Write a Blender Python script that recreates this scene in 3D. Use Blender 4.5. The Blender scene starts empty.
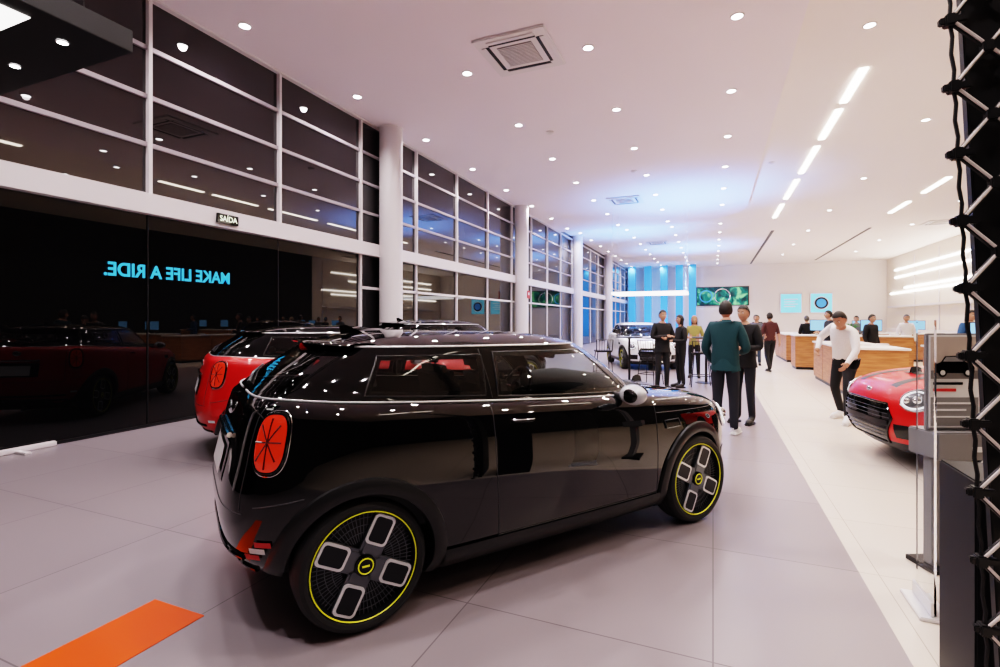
import bpy, bmesh, math, random
from mathutils import Vector, Matrix
random.seed(7)
sc=bpy.context.scene
COL=sc.collection
# ---------------------------------------------------------------- materials
def mat(name,col,rough=.5,metal=0,em=None,es=0,coat=0,ior=1.5,trans=0):
    m=bpy.data.materials.new(name); m.use_nodes=True
    b=m.node_tree.nodes['Principled BSDF']
    b.inputs['Base Color'].default_value=(*col,1)
    b.inputs['Roughness'].default_value=rough
    b.inputs['Metallic'].default_value=metal
    b.inputs['IOR'].default_value=ior
    b.inputs['Coat Weight'].default_value=coat
    b.inputs['Coat Roughness'].default_value=.02
    if trans: b.inputs['Transmission Weight'].default_value=trans
    if em:
        b.inputs['Emission Color'].default_value=(*em,1); b.inputs['Emission Strength'].default_value=es
    return m
def noise_var(m,scale,amt):
    nt=m.node_tree; b=nt.nodes['Principled BSDF']; c=b.inputs['Base Color'].default_value[:]
    geo=nt.nodes.new('ShaderNodeNewGeometry'); n=nt.nodes.new('ShaderNodeTexNoise'); n.inputs['Scale'].default_value=scale
    nt.links.new(geo.outputs['Position'],n.inputs['Vector'])
    mx=nt.nodes.new('ShaderNodeMix'); mx.data_type='RGBA'
    mx.inputs[6].default_value=tuple(x*(1-amt) for x in c[:3])+(1,); mx.inputs[7].default_value=tuple(min(1,x*(1+amt)) for x in c[:3])+(1,)
    nt.links.new(n.outputs['Fac'],mx.inputs[0]); nt.links.new(mx.outputs[2],b.inputs['Base Color'])
    return m
def tinted_glass(name,tint,ior=1.6):
    m=bpy.data.materials.new(name); m.use_nodes=True; nt=m.node_tree; nt.nodes.clear()
    o=nt.nodes.new('ShaderNodeOutputMaterial'); mx=nt.nodes.new('ShaderNodeMixShader'); fr=nt.nodes.new('ShaderNodeFresnel'); fr.inputs[0].default_value=ior
    t=nt.nodes.new('ShaderNodeBsdfTransparent'); t.inputs[0].default_value=(*tint,1); g=nt.nodes.new('ShaderNodeBsdfGlossy'); g.inputs['Roughness'].default_value=.0; g.inputs[0].default_value=(1,1,1,1)
    geo=nt.nodes.new('ShaderNodeNewGeometry'); mm=nt.nodes.new('ShaderNodeMath'); mm.operation='MULTIPLY'; inv=nt.nodes.new('ShaderNodeMath'); inv.operation='SUBTRACT'; inv.inputs[0].default_value=1
    nt.links.new(geo.outputs['Backfacing'],inv.inputs[1]); nt.links.new(inv.outputs[0],mm.inputs[1]); nt.links.new(fr.outputs[0],mm.inputs[0])
    nt.links.new(mm.outputs[0],mx.inputs[0]); nt.links.new(t.outputs[0],mx.inputs[1]); nt.links.new(g.outputs[0],mx.inputs[2]); nt.links.new(mx.outputs[0],o.inputs[0])
    return m
def tile_mat(name,col,grout,rough,w=1.2,h=.6,var=.05,mort=.004):
    m=mat(name,col,rough); nt=m.node_tree; b=nt.nodes['Principled BSDF']
    geo=nt.nodes.new('ShaderNodeNewGeometry'); br=nt.nodes.new('ShaderNodeTexBrick')
    nt.links.new(geo.outputs['Position'],br.inputs['Vector'])
    br.offset=0; br.squash=1
    br.inputs['Scale'].default_value=1; br.inputs['Brick Width'].default_value=w; br.inputs['Row Height'].default_value=h
    br.inputs['Mortar Size'].default_value=mort; br.inputs['Mortar Smooth'].default_value=.2
    br.inputs['Color1'].default_value=(*[c*(1-var) for c in col],1); br.inputs['Color2'].default_value=(*[c*(1+var) for c in col],1)
    br.inputs['Mortar'].default_value=(*grout,1)
    nt.links.new(br.outputs['Color'],b.inputs['Base Color'])
    return m
def wood_mat(name,c1,c2):
    m=mat(name,c1,.4); nt=m.node_tree; b=nt.nodes['Principled BSDF']
    geo=nt.nodes.new('ShaderNodeNewGeometry'); mp=nt.nodes.new('ShaderNodeMapping'); mp.inputs['Scale'].default_value=(1.5,1.5,14)
    n=nt.nodes.new('ShaderNodeTexNoise'); n.inputs['Scale'].default_value=2; n.inputs['Detail'].default_value=5
    nt.links.new(geo.outputs['Position'],mp.inputs[0]); nt.links.new(mp.outputs[0],n.inputs['Vector'])
    r=nt.nodes.new('ShaderNodeValToRGB'); r.color_ramp.elements[0].color=(*c1,1); r.color_ramp.elements[1].color=(*c2,1)
    r.color_ramp.elements[0].position=.35; r.color_ramp.elements[1].position=.65
    nt.links.new(n.outputs['Fac'],r.inputs[0]); nt.links.new(r.outputs[0],b.inputs['Base Color'])
    return m
M={}
M['blackpaint']=mat('black_paint',(.0015,.0015,.002),.02,ior=1.5,coat=.5)
M['redpaint']=mat('red_paint',(.62,.004,.003),.35,.0,coat=.35)
M['whitepaint']=mat('white_paint',(.85,.87,.9),.15,0,coat=1)
M['plastic']=noise_var(mat('black_cladding',(.009,.009,.010),.38),60,.2)
M['gblack']=mat('piano_black',(.002,.002,.002),.05,ior=1.45)
M['cglass']=tinted_glass('car_glass',(.70,.74,.73),1.5)
M['pglass']=tinted_glass('privacy_glass',(.42,.44,.44),1.5)
M['seat']=noise_var(mat('seat_fabric',(.09,.085,.085),.8),80,.2)
M['liner']=mat('cabin_liner',(.03,.03,.032),.9)
M['headliner']=mat('head_liner',(.10,.10,.10),.9)
M['chrome']=mat('chrome',(.8,.8,.82),.12,1)
M['satin']=mat('satin_silver',(.80,.80,.82),.35,.6)
M['mirrorcap']=mat('mirror_cap',(.55,.56,.58),.25,.2,coat=.6)
M['rubber']=noise_var(mat('tyre_rubber',(.012,.012,.013),.6),40,.25)
M['rimdark']=mat('rim_dark',(.02,.022,.026),.35,.6)
M['rimgrey']=mat('rim_grey',(.12,.13,.145),.3,.7)
M['spoke']=mat('alloy_silver',(.80,.81,.82),.3,.4)
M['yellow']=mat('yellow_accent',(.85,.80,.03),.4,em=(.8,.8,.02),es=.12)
M['gap']=mat('shut_line',(.035,.035,.04),.5)
M['tail']=mat('tail_lens',(.42,.014,.004),.08,em=(1,.05,.008),es=.28,coat=1)
M['taildark']=mat('tail_lens_dark',(.10,.004,.002),.06,coat=1)
M['tailhot']=mat('tail_light_bar',(.8,.08,.02),.2,em=(1,.12,.03),es=.4)
M['plate']=mat('plate_white',(.7,.7,.7),.4)
M['headglass']=mat('headlamp_lens',(.20,.21,.23),.03,.6,coat=1)
M['drl']=mat('drl_ring',(.9,.92,1),.2,em=(.9,.95,1),es=.8)
M['redtrim']=mat('red_trim',(.6,.02,.02),.4)
M['whitetrim']=mat('white_trim',(.8,.8,.8),.4)
# ---------------------------------------------------------------- mesh builder
class MB:
    def __init__(s): s.v=[];s.f=[];s.m=[];s.mats=[];s.T=Matrix.Identity(4)
    def mi(s,k):
        if k not in s.mats: s.mats.append(k)
        return s.mats.index(k)
    def add(s,vs,fs,k):
        o=len(s.v); i=s.mi(k)
        s.v+= [s.T@Vector(v) for v in vs]
        for f in fs: s.f.append([a+o for a in f]); s.m.append(i)
    def box(s,a,b,k,bev=0):
        x0,y0,z0=a;x1,y1,z1=b
        if bev<=0:
            s.add([(x0,y0,z0),(x1,y0,z0),(x1,y1,z0),(x0,y1,z0),(x0,y0,z1),(x1,y0,z1),(x1,y1,z1),(x0,y1,z1)],
              [(3,2,1,0),(4,5,6,7),(0,1,5,4),(1,2,6,5),(2,3,7,6),(3,0,4,7)],k); return
        bm=bmesh.new(); bmesh.ops.create_cube(bm,size=1)
        for v in bm.verts: v.co=Vector(((x0+x1)/2+v.co.x*(x1-x0),(y0+y1)/2+v.co.y*(y1-y0),(z0+z1)/2+v.co.z*(z1-z0)))
        bmesh.ops.bevel(bm,geom=bm.edges[:],offset=bev,segments=2,affect='EDGES')
        bm.verts.index_update()
        s.add([v.co[:] for v in bm.verts],[[v.index for v in f.verts] for f in bm.faces],k); bm.free()
    def grid(s,fn,nu,nv,k,closeu=False):
        w=nu if closeu else nu+1
        vs=[fn(i/nu,j/nv) for j in range(nv+1) for i in range(w)]; fs=[]
        for j in range(nv):
            for i in range(nu):
                a=j*w+i; b=j*w+(i+1)%w if closeu else a+1
                fs.append((a,b,b+w,a+w))
        s.add(vs,fs,k)
    def lathe(s,prof,k,seg=48,axis='y',c=(0,0,0)):
        c=Vector(c)
        def fn(u,v):
            i=min(int(round(v*(len(prof)-1))),len(prof)-1); r,h=prof[i]; a=u*2*math.pi
            if axis=='y': return c+Vector((r*math.cos(a),h,-r*math.sin(a)))
            if axis=='z': return c+Vector((r*math.cos(a),r*math.sin(a),h))
            return c+Vector((h,r*math.cos(a),r*math.sin(a)))
        s.grid(fn,seg,len(prof)-1,k,closeu=True)
    def tube(s,pts,r,k,seg=8,closed=False):
        pts=[Vector(p) for p in pts]; n=len(pts)
        rs=r if isinstance(r,(list,tuple)) else [r]*n
        ring=[];N=None
        for i in range(n):
            if closed: t=pts[(i+1)%n]-pts[i-1]
            else: t=pts[min(i+1,n-1)]-pts[max(i-1,0)]
            if t.length<1e-9: t=Vector((0,0,1))
            t.normalize()
            if N is None: N=t.orthogonal().normalized()
            N=(N-t*N.dot(t))
            if N.length<1e-6: N=t.orthogonal()
            N.normalize(); B=t.cross(N)
            ring.append([pts[i]+(N*math.cos(2*math.pi*j/seg)+B*math.sin(2*math.pi*j/seg))*rs[i] for j in range(seg)])
        vs=[p for R in ring for p in R]; fs=[]
        for i in range(n if closed else n-1):
            for j in range(seg):
                a=i*seg+j;b=i*seg+(j+1)%seg; i2=(i+1)%n; fs.append((a,b,i2*seg+(j+1)%seg,i2*seg+j))
        if not closed:
            fs.append(list(range(seg))[::-1]); fs.append([(n-1)*seg+j for j in range(seg)])
        s.add(vs,fs,k)
    def cyl(s,p0,p1,r,k,seg=16,r1=None): s.tube([p0,p1],[r,r if r1 is None else r1],k,seg)
    def prism(s,pts,vec,k):
        n=len(pts);vec=Vector(vec); vs=[Vector(p) for p in pts]+[Vector(p)+vec for p in pts]
        s.add(vs,[list(range(n))[::-1],list(range(n,2*n))]+[(i,(i+1)%n,n+(i+1)%n,n+i) for i in range(n)],k)
    def ell(s,c,rad,k,nu=20,nv=12,R=None):
        c=Vector(c);R=R or Matrix.Identity(3)
        s.grid(lambda u,v:c+R@Vector((rad[0]*math.sin(math.pi*v)*math.cos(2*math.pi*u),rad[1]*math.sin(math.pi*v)*math.sin(2*math.pi*u),-rad[2]*math.cos(math.pi*v))),nu,nv,k,closeu=True)
    def mesh(s,name,smooth=True,ang=35,recalc=True):
        me=bpy.data.meshes.new(name); me.from_pydata([tuple(v) for v in s.v],[],s.f)
        for k in s.mats: me.materials.append(M[k] if isinstance(k,str) else k)
        me.polygons.foreach_set('material_index',s.m)
        bm=bmesh.new(); bm.from_mesh(me); bmesh.ops.remove_doubles(bm,verts=bm.verts,dist=1e-5)
        if recalc: bmesh.ops.recalc_face_normals(bm,faces=bm.faces)
        bm.to_mesh(me); bm.free()
        if smooth:
            me.polygons.foreach_set('use_smooth',[True]*len(me.polygons)); me.set_sharp_from_angle(angle=math.radians(ang))
        return me
    def obj(s,name,parent=None,**kw):
        o=bpy.data.objects.new(name,s.mesh(name,**kw)); COL.objects.link(o); o.parent=parent; return o
def empty(name,loc=(0,0,0),rot=0,scale=1):
    e=bpy.data.objects.new(name,None); COL.objects.link(e); e.location=loc; e.rotation_euler=(0,0,rot); e.scale=(scale,)*3; e.empty_display_size=.2; return e
# ---------------------------------------------------------------- car surface definition (x forward, y left, z up)
XC=-.35
KEYS=[(.17,-1.48,1.80,.745),(.22,-1.56,1.87,.79),(.28,-1.68,1.93,.825),(.34,-1.77,1.965,.84),(.42,-1.82,1.99,.852),(.55,-1.84,1.995,.862),(.65,-1.83,1.98,.866),
(.75,-1.80,1.935,.862),(.82,-1.78,1.87,.856),(.88,-1.76,1.74,.846),(.92,-1.745,1.56,.836),(.95,-1.73,1.34,.818),(.965,-1.715,1.20,.802),(.975,-1.705,1.10,.785),(.985,-1.69,1.03,.768),
(1.02,-1.65,.96,.755),(1.1,-1.58,.84,.732),(1.2,-1.49,.69,.698),(1.3,-1.39,.52,.658),(1.34,-1.35,.45,.636)]
ZG=1.34
def kv(z,c):
    K=KEYS
    if z<=K[0][0]: return K[0][c]
    if z>=K[-1][0]: return K[-1][c]
    for i in range(len(K)-1):
        if K[i][0]<=z<=K[i+1][0]: break
    def sl(i):
        if i==0: return (K[1][c]-K[0][c])/(K[1][0]-K[0][0])
        if i==len(K)-1: return (K[-1][c]-K[-2][c])/(K[-1][0]-K[-2][0])
        a=(K[i][c]-K[i-1][c])/(K[i][0]-K[i-1][0]); b=(K[i+1][c]-K[i][c])/(K[i+1][0]-K[i][0])
        return 0 if a*b<=0 else 2*a*b/(a+b)
    h=K[i+1][0]-K[i][0]; t=(z-K[i][0])/h
    return (2*t**3-3*t*t+1)*K[i][c]+(t**3-2*t*t+t)*h*sl(i)+(-2*t**3+3*t*t)*K[i+1][c]+(t**3-t*t)*h*sl(i+1)
def ss(a,b,x):
    t=max(0,min(1,(x-a)/(b-a))); return t*t*(3-2*t)
def lerp(a,b,t): return a+(b-a)*t
def nexp(z,front):
    g=ss(.93,1.05,z); t=ss(1.25,ZG,z)
    return lerp(lerp(4.2,3.3,g),3.2,t) if front else lerp(lerp(4.6,3.8,g),3.4,t)
def dz(x,z):
    t=max(0,min(1,(.6-x)/2.15)); w=ss(.55,.98,z)*lerp(1,.15,ss(.99,1.36,z)); return .125*t**1.15*w
def rad(th,z,k=1):
    c,s_=math.cos(th),math.sin(th); xr,xf,b=kv(z,1),kv(z,2),kv(z,3)
    a=(xf-XC) if c>=0 else (XC-xr); n=nexp(z,c>=0)
    return k*((abs(c)/a)**n+(abs(s_)/b)**n)**(-1/n)
def P(th,z,off=0):
    r=rad(th,z)+off; x=XC+r*math.cos(th); return Vector((x,r*math.sin(th),z+dz(x,z)))
def side_y(x,z):
    xr,xf,b=kv(z,1),kv(z,2),kv(z,3); f=x>=XC; a=(xf-XC) if f else (XC-xr); n=nexp(z,f); q=abs(x-XC)/a
    return 0 if q>=1 else b*(1-q**n)**(1/n)
def S(x,z,side,off=0): return Vector((x,side*(side_y(x,z)+off),z+dz(x,z)))
def E(y,z,front,off=0):
    xr,xf,b=kv(z,1),kv(z,2),kv(z,3); n=nexp(z,front); q=min(.999,abs(y)/b); k=(1-q**n)**(1/n)
    x=XC+(xf-XC)*k+off if front else XC-(XC-xr)*k-off
    return Vector((x,y,z+dz(x,z)))
def hood(x,y,off=0):
    lo,hi=.6,.985
    for _ in range(30):
        m=(lo+hi)/2
        if side_y(x,m)>=abs(y): lo=m
        else: hi=m
    return Vector((x,y,lo+off+dz(x,lo)))
def arcpt(t0,z0,du,dv,off=0):
    e=1e-3; a=P(t0+e,z0);b=P(t0-e,z0); sp=(Vector((a.x,a.y))-Vector((b.x,b.y))).length/(2*e)
    return P(t0+du/sp,z0+dv,off)
WX=1.2475; WR=.322
WINS=[(-.46,.64,-.44,.30,1.01,1.30,'cglass'),(-1.22,-.54,-1.12,-.52,1.015,1.285,'pglass')]
FT=math.radians(31)
def cut_region(x,y,z,m=.022):
    for (xb0,xb1,xt0,xt1,z0,z1,k) in WINS:
        if z0+m<z<z1-m:
            v=(z-z0)/(z1-z0)
            if lerp(xb0,xt0,v)+m<x<lerp(xb1,xt1,v)-m and abs(y)>.45: return True
    th=abs(math.atan2(y,x-XC))
    if 1.01+m<z<1.305-m and th<FT-.03: return True
    if 1.02+m<z<1.28-m and abs(y)<.52-m and x<XC: return True
    return False
def build_body():
    NT=480
    zs=[]; z=.17
    while z<.82: zs.append(z); z+=.022
    z=.82
    while z<.985: zs.append(z); z+=.005
    z=.985
    while z<ZG-.005: zs.append(z); z+=.012
    zs.append(ZG)
    vs=[];fs=[];mi=[]
    for z in zs:
        for i in range(NT): vs.append(P(2*math.pi*i/NT,z))
    lm=[('plastic' if z<.27 else 'body' if z<.984 else 'glass') for z in zs[:-1]]
    ks=[.997,.99,.98,.965,.945,.92,.88,.82,.75,.66,.55,.42,.28,.14]
    rc=-.5
    for k in ks:
        for i in range(NT):
            th=2*math.pi*i/NT; p=P(th,ZG); x=rc+(p.x-rc)*k
            vs.append(Vector((x,p.y*k,ZG+.082*(1-k**3.6)+dz(x,ZG))))
        lm.append('roof')
    n=len(zs)+len(ks)
    for j in range(n-1):
        for i in range(NT):
            a=j*NT+i;b=j*NT+(i+1)%NT
            q={'body':0,'plastic':1,'glass':2,'roof':3}[lm[j]]
            if q==2:
                th=2*math.pi*(i+.5)/NT; zm=(zs[j]+zs[j+1])/2; r=rad(th,zm)
                if cut_region(XC+r*math.cos(th),r*math.sin(th),zm): q=4
            fs.append((a,b,b+NT,a+NT)); mi.append(q)
    fs.append([i for i in range(NT)][::-1]); mi.append(1)
    vs.append(Vector((rc,0,ZG+.082+dz(rc,ZG)))); c=len(vs)-1; o=(n-1)*NT
    for i in range(NT): fs.append((o+i,o+(i+1)%NT,c)); mi.append(3)
    me=bpy.data.meshes.new('body'); me.from_pydata([tuple(v) for v in vs],[],fs)
    for k in ('blackpaint','plastic','gblack','blackpaint','liner'): me.materials.append(M[k])
    me.polygons.foreach_set('material_index',mi)
    ob=bpy.data.objects.new('tmp',me); COL.objects.link(ob)
    cb=MB()
    for sx in (-1,1):
        for sy in (-1,1):
            cb.tube([(sx*WX,sy*.5,WR),(sx*WX,sy*1.2,WR)],.352,'plastic',seg=64)
    cm=cb.mesh('cut',smooth=False); co=bpy.data.objects.new('cut',cm); COL.objects.link(co)
    co.data.materials.clear()
    for k in ('blackpaint','plastic'): co.data.materials.append(M[k])
    co.data.polygons.foreach_set('material_index',[1]*len(co.data.polygons))
    md=ob.modifiers.new('b','BOOLEAN'); md.object=co; md.operation='DIFFERENCE'; md.solver='EXACT'
    dg=bpy.context.evaluated_depsgraph_get(); res=bpy.data.meshes.new_from_object(ob.evaluated_get(dg),depsgraph=dg)
    bpy.data.objects.remove(ob); bpy.data.objects.remove(co)
    bm=bmesh.new(); bm.from_mesh(res); bmesh.ops.delete(bm,geom=[f for f in bm.faces if f.material_index==4],context='FACES'); bm.to_mesh(res); bm.free()
    res.polygons.foreach_set('use_smooth',[True]*len(res.polygons)); res.set_sharp_from_angle(angle=math.radians(50))
    res.name='car_body'
    return res
def build_glazing():
    mb=MB()
    for sd in (-1,1):
        for (xb0,xb1,xt0,xt1,z0,z1,k) in WINS:
            f=lambda u,v:S(lerp(lerp(xb0,xt0,v),lerp(xb1,xt1,v),u if sd<0 else 1-u),lerp(z0,z1,v),sd,.004)
            mb.grid(f,24,10,k)
    mb.grid(lambda u,v:P(lerp(-FT,FT,u),lerp(1.005,1.31,v),.004),24,10,'cglass')
    mb.grid(lambda u,v:E(lerp(.55,-.55,u)*(1-.08*v),lerp(1.01,1.29,v),False,.005),24,10,'pglass')
    return mb.mesh('glazing',recalc=False,ang=60)
def build_interior():
    mb=MB()
    for sd in (-1,1):
        mb.grid(lambda u,v:S(lerp(-1.40,.95,u),lerp(.45,.975,v),sd,-.05),16,6,'liner')
    mb.grid(lambda u,v:Vector((lerp(-1.60,1.0,u),lerp(-.74,.74,v),.46)),4,4,'liner')
    mb.grid(lambda u,v:Vector((-.5+(P(2*math.pi*u,ZG).x+.5)*v*.96,P(2*math.pi*u,ZG).y*v*.96,ZG-.012+.05*(1-v**3)+dz(-.5+(P(2*math.pi*u,ZG).x+.5)*v,ZG))),48,6,'headliner',closeu=True)
    mb.tube([(.78,-.66,.90),(.80,-.3,.95),(.80,.3,.95),(.78,.66,.90)],.13,'liner',16)
    mb.box((.55,-.12,.46),(.9,.12,.9),'liner',.03)
    c=Vector((.42,.36,.93)); ax=Vector((-.9,0,.42)).normalized(); s1=Vector((0,1,0)); s2=ax.cross(s1)
    mb.tube([c+(s1*math.cos(a*math.pi/14)+s2*math.sin(a*math.pi/14))*.18 for a in range(28)],.016,'gblack',8,closed=True)
    for a in (0,math.pi,math.pi*1.5): mb.tube([c,c+(s1*math.cos(a)+s2*math.sin(a))*.18],.012,'gblack',6)
    mb.ell(c,(.04,.06,.06),'gblack'); mb.cyl(c,c-ax*.3,.03,'liner')
    def seat(x,y,rear=False):
        w=.24
        mb.box((x-.05,y-w,.52),(x+.46,y+w,.68),'seat',.05)
        R=Matrix.Rotation(math.radians(-14),4,'Y'); mb.T=Matrix.Translation((x,y,.62))@R
        mb.box((-.09,-w,0),(.05,w,.56 if not rear else .46),'seat',.05)
        for sy in (-1,1): mb.box((-.06,sy*w-.04,.05),(.10,sy*w+.04,.42),'seat',.035)
        h=.56 if not rear else .45
        for sy in (-1,1): mb.cyl((-.02,sy*.05,h-.06),(-.02,sy*.05,h+.06),.008,'chrome',6)
        mb.box((-.07,-.13,h+.02),(.03,.13,h+.17),'seat',.04)
        mb.T=Matrix.Identity(4)
    seat(-.20,.36); seat(-.20,-.36); seat(-.95,.30,True); seat(-.95,-.30,True)
    mb.box((-1.48,-.58,.80),(-1.12,.58,.83),'liner',.01)
    mb.box((.45,-.10,1.20),(.48,.10,1.255),'gblack',.01)
    return mb.mesh('cabin_interior')
def build_details():
    mb=MB()
    for sd in (-1,1):
        for wx in (-WX,WX):
            N=60
            secs=[(.425,.001),(.42,.016),(.40,.024),(.365,.027),(.35,.018),(.346,-.06)]
            vs=[]
            for i in range(N+1):
                a=math.radians(-22+224*i/N)
                for (r,o) in secs:
                    x=wx+r*math.cos(a); zz=max(WR+r*math.sin(a),.172)
                    y=side_y(x,min(zz,.9))
                    vs.append((x,sd*(y+o),zz))
            k=len(secs); fs=[(i*k+j,i*k+j+1,(i+1)*k+j+1,(i+1)*k+j) for i in range(N) for j in range(k-1)]
            mb.add(vs,fs,'plastic')
        mb.grid(lambda u,v:S(lerp(-.83,.83,u),lerp(.175,.30,v),sd,.012+.012*math.sin(math.pi*v)),20,6,'plastic')
        m=.028
        for (xb0,xb1,xt0,xt1,z0,z1,k) in WINS:
            def q(u,v,off): return S(lerp(lerp(xb0,xt0,v),lerp(xb1,xt1,v),u),lerp(z0,z1,v),sd,off)
            mu=m/(xb1-xb0); mv=m/(z1-z0)
            for (u0,u1,v0,v1) in ((0,1,0,mv),(0,1,1-mv,1),(0,mu,mv,1-mv),(1-mu*1.2,1,mv,1-mv)):
                mb.grid(lambda u,v:q(lerp(u0,u1,u),lerp(v0,v1,v),.002),24 if u1-u0>.5 else 2,2 if u1-u0>.5 else 8,'gblack')
            loop=[(i/20,0) for i in range(20)]+[(1,i/10) for i in range(10)]+[(1-i/20,1) for i in range(20)]+[(0,1-i/10) for i in range(10)]
            mb.tube([q(u,v,.003) for u,v in loop],.0045,'plastic',6,closed=True)
        a0,a1=math.radians(32),math.radians(176)
        mb.tube([P(sd*lerp(a0,a1,i/90),.987,.004) for i in range(91)],.0052,'satin',8)
        a0,a1=math.radians(38),math.radians(150)
        mb.tube([P(sd*lerp(a0,a1,i/70),ZG,.003) for i in range(71)],.0055,'satin',8)
        def line(pts,r=.0028,k='gap'): mb.tube([S(x,z,sd,.0) for x,z in pts],r,k,6)
        line([(-.50-.04*math.sin((z-.3)*2.2),z) for z in [.30+.68*i/24 for i in range(25)]])
        line([(.80-.03*math.sin((z-.3)*3),z) for z in [.30+.66*i/24 for i in range(25)]])
        line([(lerp(-.50,.80,i/20),.305) for i in range(21)])
        line([(lerp(.78,1.50,i/24),.86-.03*i/24) for i in range(25)])
        line([(-.5-.03*i/8,1.0+.32*i/8) for i in range(9)],.005,'plastic')
        line([(lerp(-1.72,-1.52,i/12),lerp(.63,.66,i/12)) for i in range(13)])
        mb.tube([S(lerp(-.42,-.27,i/8),.885,sd,.010+.018*math.sin(math.pi*i/8)) for i in range(9)],[.005]+[.009]*7+[.005],'gblack',8)
        mb.tube([S(lerp(-.42,-.27,i/8),.893,sd,.014+.018*math.sin(math.pi*i/8)) for i in range(9)],.003,'chrome',6)
        mb.grid(lambda u,v:S(lerp(.87,1.03,u)-.02*v,lerp(.745,.80,v),sd,.006),8,4,'gblack')
        mb.tube([S(lerp(.87,1.03,u)-.02*v,lerp(.745,.80,v),sd,.008) for u,v in [(0,0),(.5,0),(1,0),(1,1),(.5,1),(0,1)]],.003,'rimgrey',6,closed=True)
        mb.tube([S(.50,.985,sd,-.02),(.49,sd*.86,.990),(.48,sd*.9,1.00)],[.028,.02,.03],'plastic',10)
        Rm=Matrix.Rotation(sd*.12,3,'Z')
        mb.ell((.455,sd*.93,1.02),(.078,.100,.066),'mirrorcap',24,14,Rm)
        mb.ell((.400,sd*.95,1.02),(.028,.068,.044),'gblack',24,14,Rm)
        # tail light
        T0=sd*math.radians(152.2); Z0=.842
        def tl(fx,fy,off): return arcpt(T0,Z0,fx*.080,fy*.098,off)
        def sq(a,n=2.8):
            c,s_=math.cos(a),math.sin(a); r=(abs(c)**n+abs(s_)**n)**(-1/n); return r*c,r*s_
        mb.grid(lambda u,v:tl(*(w*v for w in sq(2*math.pi*u)),.010+.012*(1-v**4)),48,8,'tail',closeu=True)
        mb.tube([tl(*sq(2*math.pi*i/48),.008) for i in range(48)],.008,'gblack',8,closed=True)
        mb.tube([tl(*(1.1*w for w in sq(2*math.pi*i/48)),.003) for i in range(48)],.003,'chrome',8,closed=True)
        for (a,b) in [((-.80,0),(.80,0)),((0,-.85),(0,.85)),((-.6,-.6),(.6,.6)),((-.6,.6),(.6,-.6))]:
            mb.tube([tl(lerp(a[0],b[0],i/8),lerp(a[1],b[1],i/8),.021) for i in range(9)],.0045,'taildark',6)
        for q_,(zz,k) in enumerate([(.40,'redtrim'),(.432,'whitetrim'),(.464,'redtrim')]):
            mb.grid(lambda u,v:arcpt(sd*math.radians(154.5-1.2*q_),zz,lerp(-.04,.04,u),lerp(0,.026,v),.010),6,2,k)
        # headlight
        H0=sd*math.radians(16.0); ZH=.725
        def hl(fx,fy,off): return arcpt(H0,ZH,fx*.128,fy*.098,off)
        mb.grid(lambda u,v:hl(v*math.cos(2*math.pi*u),v*math.sin(2*math.pi*u),.010+.03*(1-v*v)),40,8,'headglass',closeu=True)
        mb.tube([hl(1.04*math.cos(2*math.pi*i/48),1.04*math.sin(2*math.pi*i/48),.010) for i in range(48)],.009,'chrome',8,closed=True)
        mb.tube([hl(.82*math.cos(2*math.pi*i/40),.82*math.sin(2*math.pi*i/40),.022) for i in range(40)],.008,'drl',8,closed=True)
        mb.ell(hl(.12,.05,.02),(.045,.04,.04),'chrome'); mb.ell(hl(-.5,-.1,.02),(.03,.03,.03),'chrome')
        mb.grid(lambda u,v:P(sd*math.radians(lerp(12,18.5,u)),lerp(.33,.47,v),.006),8,6,'gblack')
        mb.grid(lambda u,v:P(sd*lerp(FT-.05,FT+.005,u),lerp(1.0,1.315,v),.002),3,10,'gblack')
        mb.grid(lambda u,v:E(sd*lerp(.49,.56,u)*(1-.08*v),lerp(1.005,1.30,v),False,.003),3,10,'gblack')
    mb.grid(lambda u,v:P(lerp(-FT,FT,u),lerp(1.0,1.045,v),.002),24,2,'gblack'); mb.grid(lambda u,v:P(lerp(-FT,FT,u),lerp(1.275,1.315,v),.002),24,2,'gblack')
    mb.grid(lambda u,v:E(lerp(-.56,.56,u),lerp(1.005,1.055,v),False,.003),24,2,'gblack'); mb.grid(lambda u,v:E(lerp(-.52,.52,u),lerp(1.25,1.30,v),False,.003),24,2,'gblack')
    def gw(z): return lerp(.48,.40,(z-.52)/.16) if z>.52 else lerp(.36,.48,(z-.26)/.26)
    mb.grid(lambda u,v:E(lerp(-gw(lerp(.26,.66,v)),gw(lerp(.26,.66,v)),u),lerp(.26,.66,v),True,.006),24,16,'gblack')
    lp=[(lerp(-gw(.66),gw(.66),i/16),.66) for i in range(16)]+[(gw(lerp(.66,.26,i/20)),lerp(.66,.26,i/20)) for i in range(20)]+[(lerp(gw(.26),-gw(.26),i/16),.26) for i in range(16)]+[(-gw(lerp(.26,.66,i/20)),lerp(.26,.66,i/20)) for i in range(20)]
    mb.tube([E(y,z,True,.008) for y,z in lp],.012,'gblack',8,closed=True)
    for z in (.32,.36,.40,.52,.56,.60):
        mb.tube([E(lerp(-gw(z)*.95,gw(z)*.95,i/16),z,True,.010) for i in range(17)],.0035,'rimgrey',6)
    mb.grid(lambda u,v:E(lerp(-.44,.44,u),lerp(.435,.49,v),True,.018),12,3,'plastic')
    mb.ell(E(0,.76,True,.005),(.012,.05,.03),'chrome')
    mb.grid(lambda u,v:hood(lerp(1.44,1.54,v),lerp(-.15,.15,u),.008+.014*math.sin(math.pi*u)*math.sin(math.pi*v)),14,8,'plastic')
    mb.grid(lambda u,v:E(lerp(-.30,.30,u),lerp(.66,.80,v),False,.004),12,4,'gblack')
    mb.grid(lambda u,v:E(lerp(-.2,.2,u),lerp(.675,.775,v),False,.012),12,4,'plate')
    mb.tube([E(lerp(-.3,.3,i/12),.825,False,.012) for i in range(13)],.014,'chrome',8)
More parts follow.
